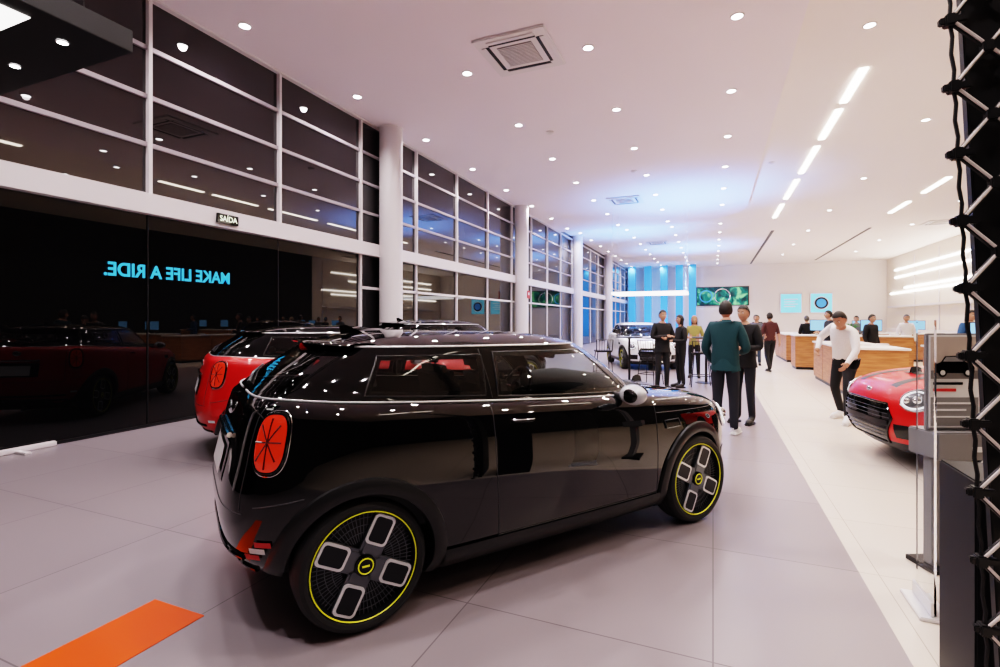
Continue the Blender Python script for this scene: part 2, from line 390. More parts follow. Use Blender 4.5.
    mb.ell(E(0,.90,False,.006),(.014,.055,.04),'chrome')
    mb.tube([E(0,1.02,False,.02),E(.2,1.07,False,.022),E(.38,1.12,False,.014)],[.012,.008,.005],'plastic',8)
    for z in (.33,.40):
        mb.tube([E(lerp(-.6,.6,i/20),z,False,.004) for i in range(21)],.014,'gblack',8)
    mb.grid(lambda u,v:E(lerp(-.42,.42,u),lerp(.24,.36,v),False,.01),16,4,'plastic')
    mb.tube([E(lerp(-.62,.62,i/20),.60,False,.0) for i in range(21)],.003,'gap',6)
    for sd in (-1,1):
        mb.tube([E(sd*lerp(.60,.58,i/12),lerp(.61,.98,i/12),False,.0) for i in range(13)],.003,'gap',6)
    def sp(u,v):
        y=lerp(-.52,.52,u); e=E(y*.98,ZG-.01,False); a=v*2*math.pi
        return Vector((e.x+.03-.080*math.cos(a), y, e.z+.026+.016*math.sin(a)-.05*y*y))
    mb.grid(lambda v,u:sp(u,v),16,24,'blackpaint',closeu=True)
    mb.prism([(-1.15,-.008,1.41),(-1.01,-.008,1.42),(-1.12,-.008,1.47),(-1.16,-.008,1.465)],(0,.016,0),'gblack')
    return mb.mesh('trim_parts',ang=40)
def build_wheel():
    mb=MB(); R=WR
    mb.lathe([(.262,.088),(.268,.100),(.285,.106),(.303,.098),(.315,.078),(R,.05),(R,-.05),(.312,-.085),(.29,-.1),(.24,-.1)],'rubber',64)
    for h in (-.03,0,.03): mb.lathe([(R+.0008,h-.003),(R+.0008,h+.003)],'gap',64)
    mb.lathe([(.262,.088),(.262,.094),(.25,.094),(.248,.07),(.235,.02),(.23,-.09)],'rimdark',64)
    mb.lathe([(.2600,.0945),(.257,.099),(.2540,.0945)],'yellow',64)
    mb.lathe([(.245,.03),(.1,.045),(0,.05)],'rimdark',48)
    for i in range(72):
        a=2*math.pi*i/72; c,s_=math.cos(a),math.sin(a); p=lambda r,y:(r*c,y,r*s_)
        mb.tube([p(.11,.058),p(.243,.064)],.0022,'rimgrey',4)
    for r in (.15,.185,.22): mb.tube([(r*math.cos(2*math.pi*i/48),.062,r*math.sin(2*math.pi*i/48)) for i in range(48)],.0022,'rimgrey',4,closed=True)
    def rr(cx,cy,w,h,rd,n=5):
        o=[]
        for (sx,sy,a0) in ((1,1,0),(-1,1,90),(-1,-1,180),(1,-1,270)):
            for i in range(n+1):
                a=math.radians(a0+90*i/n); o.append((cx+sx*(w/2-rd)+rd*math.cos(a),cy+sy*(h/2-rd)+rd*math.sin(a)))
        return o
    for q in range(4):
        al=math.radians(90*q+27)
        def W(p,y): return Vector((p[0]*math.cos(al)-p[1]*math.sin(al),y,p[0]*math.sin(al)+p[1]*math.cos(al)))
        mb.prism([W(p,.062) for p in rr(.13,.0,.23,.118,.02)],(0,.016,0),'rimgrey')
        mb.prism([W(p,.078) for p in rr(.170,.0,.146,.114,.024)],(0,.008,0),'spoke')
        mb.prism([W(p,.084) for p in rr(.170,0,.120,.088,.016)],(0,.004,0),'rimdark')
        mb.prism([W(p,.078) for p in rr(.070,.0,.052,.09,.012)],(0,.004,0),'rimgrey')
    mb.lathe([(.052,.078),(.05,.092),(.036,.096),(0,.097)],'gblack',32)
    mb.tube([(.036*math.cos(2*math.pi*i/32),.097,.036*math.sin(2*math.pi*i/32)) for i in range(32)],.003,'yellow',6,closed=True)
    mb.box((-.018,.096,-.004),(.018,.099,.004),'yellow')
    return mb.mesh('wheel')
BODY=build_body(); DET=build_details(); WHEEL=build_wheel(); GLZ=build_glazing(); INT=build_interior()
def make_car(loc,heading,paint='blackpaint',roof='blackpaint',scale=1,stripes=False):
    e=empty('hatchback_car',loc,heading,scale)
    bme=BODY if paint=='blackpaint' and roof=='blackpaint' else BODY.copy()
    if bme is not BODY: bme.materials[0]=M[paint]; bme.materials[3]=M[roof]
    for nm,me in (('body',bme),('trim_parts',DET),('glazing',GLZ),('cabin_interior',INT)):
        b=bpy.data.objects.new(nm,me); COL.objects.link(b); b.parent=e
    i=1
    for sx in (-1,1):
        for sy in (-1,1):
            w=bpy.data.objects.new('wheel_%d'%i,WHEEL); COL.objects.link(w); w.parent=e
            w.location=(sx*WX,sy*.735,WR); w.rotation_euler=(0,(.35*i if sy>0 else 0),0 if sy>0 else math.pi); i+=1
    if stripes:
        mb=MB()
        for s_ in (-1,1):
            mb.grid(lambda u,v:hood(lerp(1.06,1.86,v),s_*lerp(.26,.38,u),.003),6,30,'plastic')
        mb.obj('hood_stripes',e)
    return e
HD=math.radians(54.97)
make_car((-1.494,3.475,0),HD)
make_car((-4.36,5.44,0),HD,'redpaint','gblack')
make_car((-5.0,9.3,0),HD,scale=1.05)
make_car((3.46,6.98,0),math.radians(191),'redpaint','gblack',stripes=True)
make_car((-2.25,17.3,0),math.radians(-70),'whitepaint','whitepaint')
# ---------------------------------------------------------------- room
YB,YF,XL,XR,CZ=48,-6,-7.3,12.5,6.0
ST=.20
M['floorg']=tile_mat('grey_porcelain',(.265,.228,.243),(.12,.10,.11),.30,1.2,1.2,.05,.004)
M['floorc']=tile_mat('cream_porcelain',(.70,.615,.53),(.44,.39,.33),.26,.9,.9,.02,.003)
M['ceil']=noise_var(mat('ceiling_plaster',(.88,.80,.84),.9),.5,.02)
M['ceilr']=noise_var(mat('ceiling_plaster_warm',(.88,.81,.78),.9),.5,.02)
M['wall']=noise_var(mat('wall_plaster',(.82,.76,.73),.85),.5,.03)
M['wallw']=noise_var(mat('warm_wall_plaster',(.88,.80,.71),.8),.5,.03)
M['wdark']=noise_var(mat('unseen_dark_wall',(.022,.020,.020),.7),.5,.1)  # unseen near walls, coloured dark to keep reflections in paint and glass black
M['orange']=mat('orange_vinyl',(.95,.09,.003),.35)
M['white']=mat('white_metal',(.78,.74,.75),.4)
M['dark']=mat('dark_metal',(.015,.015,.017),.4,.3)
M['wglass']=mat('night_window_glass',(.002,.002,.0025),.012,ior=1.50)
M['wglassu']=mat('night_window_glass_upper',(.006,.005,.006),.012,ior=1.85)
M['lamp']=mat('lamp_emit',(1,1,1),.5,em=(1,.95,.95),es=25)
M['strip']=mat('strip_emit',(1,1,1),.5,em=(1,.88,.74),es=12)
M['ledw']=mat('wall_led',(1,1,1),.5,em=(1,.92,.84),es=12)
def simple(name,a,b,k,bev=0):
    mb=MB(); mb.box(a,b,k,bev); return mb.obj(name,smooth=False)
simple('floor',(XL-.3,YF,-.1),(.8,YB,0),'floorg')
simple('floor_right',(.8,YF,-.1),(XR,YB,0),'floorc')
simple('ceiling',(XL-.3,YF,CZ+ST),(XR,YB,CZ+ST+.15),'ceilr')
mb=MB(); rc_=3.0
pts=[(XL-.3,YF,CZ),(1.25,YF,CZ)]+[(1.25-rc_+rc_*math.cos(a),25-rc_+rc_*math.sin(a),CZ) for a in [math.pi/2*i/16 for i in range(17)]]+[(XL-.3,25,CZ)]
mb.prism(pts,(0,0,ST),'ceil'); mb.obj('ceiling_panel',smooth=True,ang=20)
simple('wall_back',(XL-.3,YB,-.1),(XR,YB+.2,CZ+.35),'wall')
simple('wall_right',(XR,29,-.1),(XR+.2,YB,CZ+.35),'wallw')
simple('wall_side',(XR,YF,-.1),(XR+.2,29,CZ+.35),'wdark')
simple('wall_front',(XL-.3,YF-.2,-.1),(XR,YF,CZ+.35),'wdark')
simple('floor_marking',(-2.754,.0,0),(-2.376,1.775,.004),'orange')
mb=MB()
TR=(3.25,3.95,4.62,5.30,6.22)
ys=[2.3+2.3*k for k in range(-3,20)]
for i in range(len(ys)-1):
    y0,y1=ys[i],min(ys[i+1],YB)
    for (z0,z1) in ((0,2.97),)+tuple(zip(TR[:-1],TR[1:])):
        t=random.uniform(-.004,.004)
        mb.add([(XL-t,y0,z0),(XL+t,y1,z0),(XL+t,y1,z1),(XL-t,y0,z1)],[(0,1,2,3)],'wglass' if z0<1 else 'wglassu')
mb.obj('window_1',smooth=False)
simple('wall_left',(XL-.3,YF,-.1),(XL-.12,YB,CZ+.35),'dark')
mb=MB()
mb.box((XL-.1,YF,2.97),(XL+.14,YB,3.25),'white')
mb.box((XL-.1,YF,5.97),(XL+.10,YB,6.0),'white')
mb.obj('trim_1',smooth=False)
mb=MB()
M['transom']=mat('transom_aluminium',(.40,.36,.385),.4,.1)
for yy in ys:
    mb.box((XL-.05,yy-.025,3.25),(XL+.07,yy+.025,6.0),'white')
    if yy>9: mb.box((XL-.05,yy-.03,0),(XL+.05,yy+.03,2.97),'white')
    elif yy>-4: mb.box((XL-.02,yy-.006,.0),(XL+.012,yy+.006,2.97),'dark')
for zz in TR[1:-1]: mb.box((XL-.05,YF,zz-.03),(XL+.04,YB,zz+.03),'transom')
mb.box((XL-.02,YF,0),(XL+.02,YB,.04),'dark')
mb.box((XL-.04,9.2,2.2),(XL+.05,YB,2.26),'white')
mb.obj('trim_2',smooth=False)
for yy in (.9,9.95,18.75,27.75,36.8):
    top=6.0 if yy<25 else 6.0+ST
    mb=MB(); mb.lathe([(.285,0),(.285,.02),(.27,.03),(.27,top-.03),(.29,top-.02),(.29,top)],'white',48,'z',(-6.98,yy,0)); mb.obj('column')
def text(name,body,size,k,mw,width=None,ext=.002,off=.004):
    cu=bpy.data.curves.new(name,'FONT'); cu.body=body; cu.size=size; cu.extrude=ext; cu.offset=off
    o=bpy.data.objects.new(name,cu); COL.objects.link(o)
    dg=bpy.context.evaluated_depsgraph_get(); me=bpy.data.meshes.new_from_object(o.evaluated_get(dg)); bpy.data.objects.remove(o)
    me.materials.clear(); me.materials.append(M[k]); xs=[v.co.x for v in me.vertices]; w=max(xs)-min(xs)
    if width:
        for v in me.vertices: v.co.x*=width/w
    o=bpy.data.objects.new(name,me); COL.objects.link(o)
    o.matrix_world=mw
    return o
M['bluetext']=mat('blue_sign_reflection',(.02,.3,.55),.4,em=(.03,.34,.60),es=.85)
text('sign_reflection','MAKE LIFE A RIDE.',.25,'bluetext',Matrix(((0,0,-1,XL+.02),(-1,0,0,5.9),(0,1,0,2.09),(0,0,0,1))),1.85,off=.006)  # mirrored glowing letters on the pane, painted-in reflection of an LED sign
ex=empty('exit_sign',(XL+.17,5.73,3.10))
M['signtext']=mat('sign_text',(.8,.9,.7),.4,em=(.85,.95,.7),es=1.0)
mb=MB(); mb.box((-.02,-.19,-.075),(.02,.19,.075),'gblack',.006); mb.obj('sign_box',ex)
t=text('sign_text','SAÍDA',.12,'signtext',Matrix(((0,0,1,.024),(1,0,0,-.155),(0,1,0,-.04),(0,0,0,1))),.31,ext=.001,off=.001); mw=t.matrix_world.copy(); t.parent=ex; t.matrix_basis=mw
e=empty('fire_point_sign',(-6.70,18.75,2.5)); mb=MB(); mb.box((0,-.13,-.15),(.02,.13,.15),'redtrim',.003); mb.box((.02,-.07,-.02),(.024,.07,.08),'whitetrim'); mb.obj('plate',e)
mb=MB(); mb.tube([(XL+.09,2.75+.11*math.cos(a*math.pi/12),1.0+.11*math.sin(a*math.pi/12)) for a in range(24)],.014,'chrome',8,closed=True)
mb.cyl((XL+.01,2.75,.89),(XL+.09,2.75,.89),.012,'chrome'); mb.cyl((XL+.01,2.75,1.11),(XL+.09,2.75,1.11),.012,'chrome'); mb.obj('door_handle')
mb=MB(); mb.box((XL+.03,2.6,0),(XL+.09,3.5,.06),'white',.01); mb.box((XL+.03,3.1,0),(XL+.3,3.16,.03),'white',.005); mb.obj('floor_rail')
# ---------------------------------------------------------------- ceiling items
mb=MB(); lamps=[]
def dl(x,yy,z=CZ):
    mb.lathe([(.10,0),(.095,-.012),(.075,-.012)],'white',20,'z',(x,yy,z)); mb.lathe([(.076,-.008),(0,-.008)],'lamp',20,'z',(x,yy,z)); lamps.append((x,yy,z-.03))
for x in (-6.6,-4.13,-1.9,.33):
    yy=.3
    while yy<47:
        low=yy<24.8 and not (x>0 and yy>23.6)
        dl(x,yy,CZ if low else CZ+ST); yy+=2.65
for x in (4.6,9.0):
    yy=4.2
    while yy<46: dl(x,yy,CZ+ST); yy+=5.3
dl(2.3,9.7,CZ+ST)
mb.obj('ceiling_downlight')
for i,(x,yy,z) in enumerate(lamps):
    L=bpy.data.lights.new('downlight_lamp','SPOT'); L.energy=205 if x<1 else 450; L.color=(1,.90,.92) if x<1 else (1,.83,.68); L.spot_size=math.radians(148); L.spot_blend=.8; L.shadow_soft_size=.06
    o=bpy.data.objects.new('downlight_lamp',L); COL.objects.link(o); o.location=(x,yy,z)
mb=MB(); zt=CZ+ST
for (a,b) in ((11.3,12.9),(13.3,15.3),(15.9,18.6),(19.4,22.3),(23.3,26.2),(5.5,7.5),(1,3)):
    mb.box((2.52,a,zt-.03),(2.66,b,zt),'strip')
for (a,b) in ((21.0,23.2),(24.7,27.0),(15.5,17.3)): mb.box((7.07,a,zt-.03),(7.22,b,zt),'strip')
mb.obj('ceiling_strip_light',smooth=False)
mb=MB()
mb.box((2.82,30,zt-.02),(2.96,YB-1,zt+.01),'dark'); mb.box((7.32,31,zt-.02),(7.43,YB-2,zt+.01),'dark')
mb.obj('ceiling_slot',smooth=False)
M['vent']=mat('vent_grey',(.30,.28,.28),.6)
def cassette(x,yy,z=CZ):
    e=empty('ceiling_air_conditioner',(x,yy,z)); mb=MB()
    mb.box((-.62,-.64,-.035),(.62,.64,0),'white',.02)
    mb.box((-.30,-.32,-.045),(.30,.32,-.03),'vent',.005)
    for i in range(15): mb.box((-.29,-.30+i*.042,-.052),(.29,-.285+i*.042,-.04),'white')
    for a in range(4):
        mb.T=Matrix.Rotation(a*math.pi/2,4,'Z'); mb.box((-.40,.40,-.042),(.40,.52,-.03),'dark',.004); mb.box((-.40,.46,-.05),(.40,.54,-.038),'white',.004)
    mb.T=Matrix.Identity(4)
    mb.obj('panel',e)
cassette(-2.98,7.95); cassette(-3.04,19.3); cassette(-3.1,32,CZ+ST); cassette(10,30.5,CZ+ST)
for (x,yy) in ((-3.6,11.6),(-2.2,15.6),(1.6,17)):
    mb=MB(); z=CZ if x<1.2 else CZ+ST; mb.lathe([(.09,0),(.09,-.02),(.05,-.05),(0,-.052)],'white',24,'z',(x,yy,z)); mb.obj('smoke_detector')
e=empty('hanging_canopy',(-3.8,2.295,3.4)); mb=MB()
M['canopy']=mat('canopy_black',(.005,.005,.006),.5)
mb.box((-3.0,-2.2,0),(0,0,.156),'canopy',.004)
for (x,yy) in ((-.3,-.275),(-1.01,-.225),(-.3,-1.2),(-1.7,-.25)):
    mb.lathe([(.04,-.002),(.035,-.006),(.03,-.006)],'chrome',20,'z',(x,yy,0)); mb.lathe([(.03,-.005),(0,-.005)],'lamp',20,'z',(x,yy,0))
M['panelemit']=mat('panel_emit',(1,1,1),.5,em=(1,.95,.92),es=3)
mb.box((-.85,-1.1,-.006),(-.15,-.52,0),'panelemit')
for (x,yy) in ((-.2,-.2),(-2.8,-.2),(-.2,-2),(-2.8,-2)): mb.cyl((x,yy,.15),(x,yy,2.6),.003,'dark',6)
mb.obj('canopy_body',e)
e=empty('pendant_light_frame',(-2.3,20.8,2.5)); mb=MB()
for (a,b) in (((-1.4,-.7,0),(1.4,-.62,.1)),((-1.4,.62,0),(1.4,.7,.1)),((-1.4,-.62,0),(-1.32,.62,.1)),((1.32,-.62,0),(1.4,.62,.1))): mb.box(a,b,'panelemit')
for x in (-1.36,1.36):
    for yy in (-.66,.66): mb.cyl((x,yy,.1),(x,yy,3.5),.004,'white',6)
mb.obj('frame',e)
# ---------------------------------------------------------------- far end
M['bluep']=mat('blue_panel',(.04,.2,.5),.4,em=(.05,.26,.72),es=.7)
M['cyanscreen']=mat('cyan_screen',(.1,.4,.6),.3,em=(.18,.68,.95),es=1.0)
mb=MB()
for i,x in enumerate((-6.9,-5.55,-4.2,-2.95,-1.9)):
    mb.box((x,45.6,0),(x+.58,46.2,CZ+ST),'bluep')
mb.obj('blue_column_row',smooth=False)
def screen_mat(name,kind):
    m=mat(name,(.02,.05,.05),.2); nt=m.node_tree; b=nt.nodes['Principled BSDF']
    tc=nt.nodes.new('ShaderNodeTexCoord'); n=nt.nodes.new('ShaderNodeTexNoise'); n.inputs['Scale'].default_value=kind[0]; n.inputs['Distortion'].default_value=1.2
    nt.links.new(tc.outputs['Object'],n.inputs['Vector']); r=nt.nodes.new('ShaderNodeValToRGB')
    r.color_ramp.elements[0].position=.42; r.color_ramp.elements[0].color=(*kind[1],1); r.color_ramp.elements[1].position=.66; r.color_ramp.elements[1].color=(*kind[3],1)
    el=r.color_ramp.elements.new(.54); el.color=(*kind[2],1)
    nt.links.new(n.outputs['Fac'],r.inputs[0]); nt.links.new(r.outputs[0],b.inputs['Emission Color']); b.inputs['Emission Strength'].default_value=kind[4]
    return m
M['vid']=screen_mat('video_screen',(1.2,(.0,.01,.02),(.0,.16,.12),(.25,.7,.3),1.0))
e=empty('video_screen',(.73,YB-.12,3.57)); mb=MB(); mb.box((-2.1,-.0,-.82),(2.1,.1,.82),'dark',.01); mb.box((-2.02,-.012,-.76),(2.02,0,.76),'vid')
mb.tube([(.62*math.cos(a*math.pi/16),-.02,.62*math.sin(a*math.pi/16)) for a in range(32)],.05,'chrome',8,closed=True); mb.tube([(-1.3+.5*math.cos(a*math.pi/16),-.02,.5*math.sin(a*math.pi/16)) for a in range(32)],.04,'bluep',8,closed=True); mb.obj('display',e)
for k,x in enumerate((5.95,8.1)):
    e=empty('wall_display',(x,YB-.1,2.88)); mb=MB(); mb.box((-.78,0,-.8),(.78,.08,.8),'white',.01); mb.box((-.74,-.01,-.76),(.74,0,.76),'cyanscreen')
    if k:
        mb.lathe([(.5,-.03),(0,-.03)],'dark',32); mb.lathe([(.34,-.04),(0,-.04)],'bluep',32); mb.tube([(.5*math.cos(a*math.pi/16),-.03,.5*math.sin(a*math.pi/16)) for a in range(32)],.03,'white',8,closed=True)
    else:
        for j in range(4): mb.box((-.5,-.02,.3-.2*j),(.5-.2*(j%2),-.01,.36-.2*j),'white')
    mb.obj('display',e)
mb=MB()
for zz,a,b in ((5.15,31,46),(4.6,33,46),(3.75,30,44),(3.45,31,47)):
    mb.box((XR-.07,a,zz),(XR-.01,b,zz+.08),'ledw')
mb.obj('wall_led_line',smooth=False)
mb=MB()
mb.box((XR-.5,30,2.4),(XR-.02,46,2.52),'white')
for yy in range(30,46,4): mb.box((XR-.06,yy,0),(XR-.02,yy+.06,5.9),'white')
mb.box((XR-.55,30,0),(XR-.02,46,.9),'white')
mb.obj('wall_shelf',smooth=False)
M['wood']=wood_mat('oak_panel',(.34,.13,.045),(.50,.22,.09))
M['top']=mat('white_top',(.85,.82,.78),.3)
M['monitor']=mat('monitor_black',(.02,.02,.02),.3)
M['monscreen']=mat('monitor_screen',(.1,.3,.5),.3,em=(.3,.6,1),es=.8)
M['leaf']=mat('leaf_green',(.05,.16,.04),.6)
def desk(x0,x1,y0,y1,h=1.02,mon=True,plant=None):
    e=empty('reception_desk',((x0+x1)/2,(y0+y1)/2,0)); w=(x1-x0)/2;d=(y1-y0)/2; mb=MB()
    mb.box((-w+.03,-d+.03,0),(w-.03,d-.03,.08),'dark')
    n=max(1,int(2*w/.9))
    for i in range(n): mb.box((-w+2*w*i/n+.008,-d,.08),(-w+2*w*(i+1)/n-.008,-d+.05,h-.04),'wood',.004)
    n=max(1,int(2*d/.9))
    for i in range(n):
        for sx in (-1,1): mb.box((sx*w-(.05 if sx>0 else 0),-d+2*d*i/n+.008,.08),(sx*w+(0 if sx>0 else .05),-d+2*d*(i+1)/n-.008,h-.04),'wood',.004)
    mb.box((-w-.03,-d-.03,h-.04),(w+.03,d+.03,h),'top',.006)
    if mon:
        for xx in (-w*.5,w*.4):
            mb.box((xx-.12,.0,h),(xx+.12,.16,h+.015),'monitor',.003); mb.cyl((xx,.08,h),(xx,.08,h+.2),.018,'monitor',10)
            mb.box((xx-.27,.05,h+.12),(xx+.27,.08,h+.46),'monitor',.005); mb.box((xx-.255,.045,h+.135),(xx+.255,.05,h+.445),'monscreen')
    for (xx,yy) in ((-w*.1,-d*.4),(w*.7,-d*.2)): mb.box((xx,yy,h),(xx+.21,yy+.15,h+.03),'white',.003)
    mb.obj('desk_body',e)
    if plant:
        mb=MB(); mb.T=Matrix.Translation((plant[0],plant[1],h)); mb.lathe([(.0,0),(.06,0),(.08,.14),(.07,.14),(.06,.12),(0,.12)],'white',20,'z')
        for i in range(26):
            a=random.uniform(0,6.28);r=random.uniform(.08,.2);hh=random.uniform(.2,.42)
            mb.tube([(0,0,.12),(r*.5*math.cos(a),r*.5*math.sin(a),hh*.8),(r*math.cos(a),r*math.sin(a),hh*.8)],[.004,.018,.002],'leaf',5)
        mb.obj('potted_plant',e)
desk(2.4,3.4,11.75,15.2,.96,False); desk(3.9,7.4,11.9,12.7,1.0,True); desk(2.3,5.2,17.6,18.5,1.05,True,(.1,0)); desk(6.2,9.5,16.6,17.4,1.05); desk(2.4,3.2,20.5,24,1.0,False); desk(4.2,8,22.5,23.3)
def bar_table(x,yy):
    e=empty('bar_table',(x,yy,0)); mb=MB(); mb.lathe([(0,0),(.25,0),(.25,.012),(.03,.03),(.028,1.04),(.1,1.06),(.32,1.065),(.33,1.08),(.32,1.095),(0,1.095)],'dark',32,'z'); mb.obj('table_body',e)
def stool(x,yy,r):
    e=empty('bar_stool',(x,yy,0),r); mb=MB()
    mb.box((-.19,-.19,.73),(.19,.19,.775),'dark',.015)
    for sx in (-1,1):
        for sy in (-1,1): mb.tube([(sx*.15,sy*.15,.74),(sx*.22,sy*.22,.0)],.011,'dark',8)
    for a,b in (((-1,-1),(1,-1)),((1,-1),(1,1)),((1,1),(-1,1)),((-1,1),(-1,-1))): mb.cyl((a[0]*.2,a[1]*.2,.25),(b[0]*.2,b[1]*.2,.25),.009,'dark',8)
    for i in range(7): xx=-.18+.06*i; mb.tube([(xx,-.18,.76),(xx*1.05,-.22,1.02)],.005,'dark',6)
    mb.tube([(-.19,-.18,.76),(-.2,-.23,1.03),(.2,-.23,1.03),(.19,-.18,.76)],.009,'dark',8)
    mb.obj('stool_body',e)
bar_table(-1.9,12.7); bar_table(-.15,13.0)
stool(-2.45,12.2,.4); stool(-.25,12.25,.1); stool(.35,13.5,2.2); stool(-1.35,12.2,-.4)
# ---------------------------------------------------------------- right foreground
M['printgrey']=mat('print_grey',(.22,.215,.22),.5); M['paper']=mat('paper_white',(.8,.8,.8),.5); M['printbg']=mat('print_beige',(.50,.42,.37),.4); M['printroad']=mat('print_road',(.16,.15,.15),.4)
M['clear']=mat('clear_acrylic',(.97,.98,.98),.0,ior=1.04,trans=1)
simple('black_pedestal',(.9,2.42,0),(1.35,2.75,.90),'canopy',.006)
e=empty('lattice_gate',(.862,2.2,0)); e.rotation_euler=(0,-.045,0); mb=MB()
mb.box((.05,.04,0),(.7,.08,4.2),'canopy',.004)
M['latt']=mat('lattice_rope',(.80,.73,.68),.5,.1)
cw,ch=.095,.115
nz=int(4.2/ch)
for j in range(nz):
    for i in range(7):
        x0=i*cw;z0=j*ch
        if (i+j)%2==0: a,b=(x0,0,z0),(x0+cw,0,z0+ch)
        else: a,b=(x0,0,z0+ch),(x0+cw,0,z0)
        a=Vector(a);b=Vector(b)
        mb.tube([a,b],.009,'canopy',6)
        n=Vector((-(b-a).z,0,(b-a).x)).normalized()
        mb.tube([a+Vector((0,-.009,0))+n*.002,b+Vector((0,-.009,0))+n*.002],.0050,'latt',6)
        if (i+j)%2==0: mb.box((x0-.015,-.021,z0-.019),(x0+.015,.02,z0+.019),'canopy',.004)
    if j%2==0: mb.box((-.03,-.012,j*ch-.012),(.05,.012,j*ch+.012),'canopy',.004)
    mb.tube([(0,0,j*ch),(.006,0,(j+.5)*ch),(0,0,(j+1)*ch)],.006,'canopy',6)
mb.obj('lattice',e)
e=empty('information_stand',(1.2,3.72,0),math.radians(22.9)); mb=MB()
mb.box((0,0,.0),(.30,.22,.03),'dark',.004); mb.box((.03,.05,.03),(.27,.12,.7),'printgrey',.006)
mb.box((0,-.02,.68),(.31,.2,.84),'printgrey',.008)
mb.box((.0,.05,.84),(.31,.08,1.42),'printgrey',.006)
mb.box((.008,.0445,.86),(.302,.05,1.41),'paper')
mb.box((.015,.0425,1.15),(.295,.046,1.40),'printbg'); mb.box((.015,.0415,1.15),(.295,.043,1.20),'printroad'); mb.box((.015,.0425,.87),(.295,.046,1.04),'printgrey')
mb.box((.03,.04,1.115),(.2,.045,1.13),'gblack'); mb.box((.03,.04,1.075),(.16,.045,1.092),'redtrim'); mb.box((.03,.04,1.0),(.26,.044,1.01),'paper'); mb.box((.03,.04,.96),(.22,.044,.97),'paper'); mb.box((.03,.04,.92),(.24,.044,.928),'paper')
mb.box((.2,-.024,.73),(.28,-.02,.76),'paper')
prof=[(0,0),(-.003,.03),(.01,.055),(.035,.065),(.06,.10),(.145,.104),(.18,.066),(.22,.056),(.235,.03),(.232,.0)]
mb.prism([(.035+p[0],.0415,1.185+p[1]) for p in prof],(0,-.002,0),'gblack')
mb.prism([(.035+p[0],.0395,1.185+p[1]) for p in [(.045,.068),(.066,.095),(.14,.098),(.166,.068)]],(0,-.001,0),'printgrey')
for q in (.078,.228):
    mb.lathe([(.026,.0385),(0,.0375)],'gblack',20,'y',(q,0,1.187)); mb.lathe([(.015,.037),(0,.0365)],'satin',16,'y',(q,0,1.187))
mb.obj('stand_body',e)
e=empty('glass_panel',(1.02,3.28,0)); mb=MB()
mb.box((-.005,-.12,.02),(.005,.12,1.5),'clear'); mb.box((-.07,-.15,0),(.07,.15,.02),'satin',.004); mb.box((-.02,-.13,.02),(-.007,.13,.09),'satin',.004); mb.obj('pane',e)
# ---------------------------------------------------------------- people
M['skin']=mat('skin',(.50,.26,.17),.5); M['eye']=mat('eye',(.03,.02,.015),.2); M['eyew']=mat('eye_white',(.75,.72,.7),.3); M['lip']=mat('lip',(.35,.12,.09),.5)
for n,c in (('teal',(.006,.045,.055)),('navy',(.012,.014,.022)),('blackc',(.008,.008,.010)),('whitec',(.80,.78,.78)),('jeans',(.03,.05,.09)),('maroon',(.07,.02,.02)),('grey',(.12,.12,.13)),('beige',(.45,.36,.27)),('floral',(.30,.26,.08)),('blue',(.03,.10,.25))): M['cloth_'+n]=noise_var(mat('cloth_'+n,c,.85),90,.18)
for n,c in (('dark',(.012,.008,.006)),('grey',(.10,.09,.08)),('blond',(.32,.19,.08))): M['hair_'+n]=noise_var(mat('hair_'+n,c,.6),150,.3)
M['shoew']=mat('shoe_white',(.8,.8,.8),.5); M['shoed']=mat('shoe_dark',(.015,.015,.015),.4)
DEF={'pel':(0,0,.95),'sp':(0,.0,1.12),'ch':(0,-.005,1.31),'nb':(0,-.015,1.47),'nt':(0,.005,1.555),
'shR':(.165,-.01,1.425),'elR':(.235,-.03,1.14),'wrR':(.24,.06,.89),'shL':(-.165,-.01,1.425),'elL':(-.235,-.03,1.14),'wrL':(-.24,.06,.89),
'hiR':(.085,0,.90),'knR':(.10,.02,.50),'anR':(.11,-.02,.085),'toR':(.13,.14,.04),'hiL':(-.085,0,.90),'knL':(-.10,.02,.50),'anL':(-.11,-.02,.085),'toL':(-.13,.14,.04)}
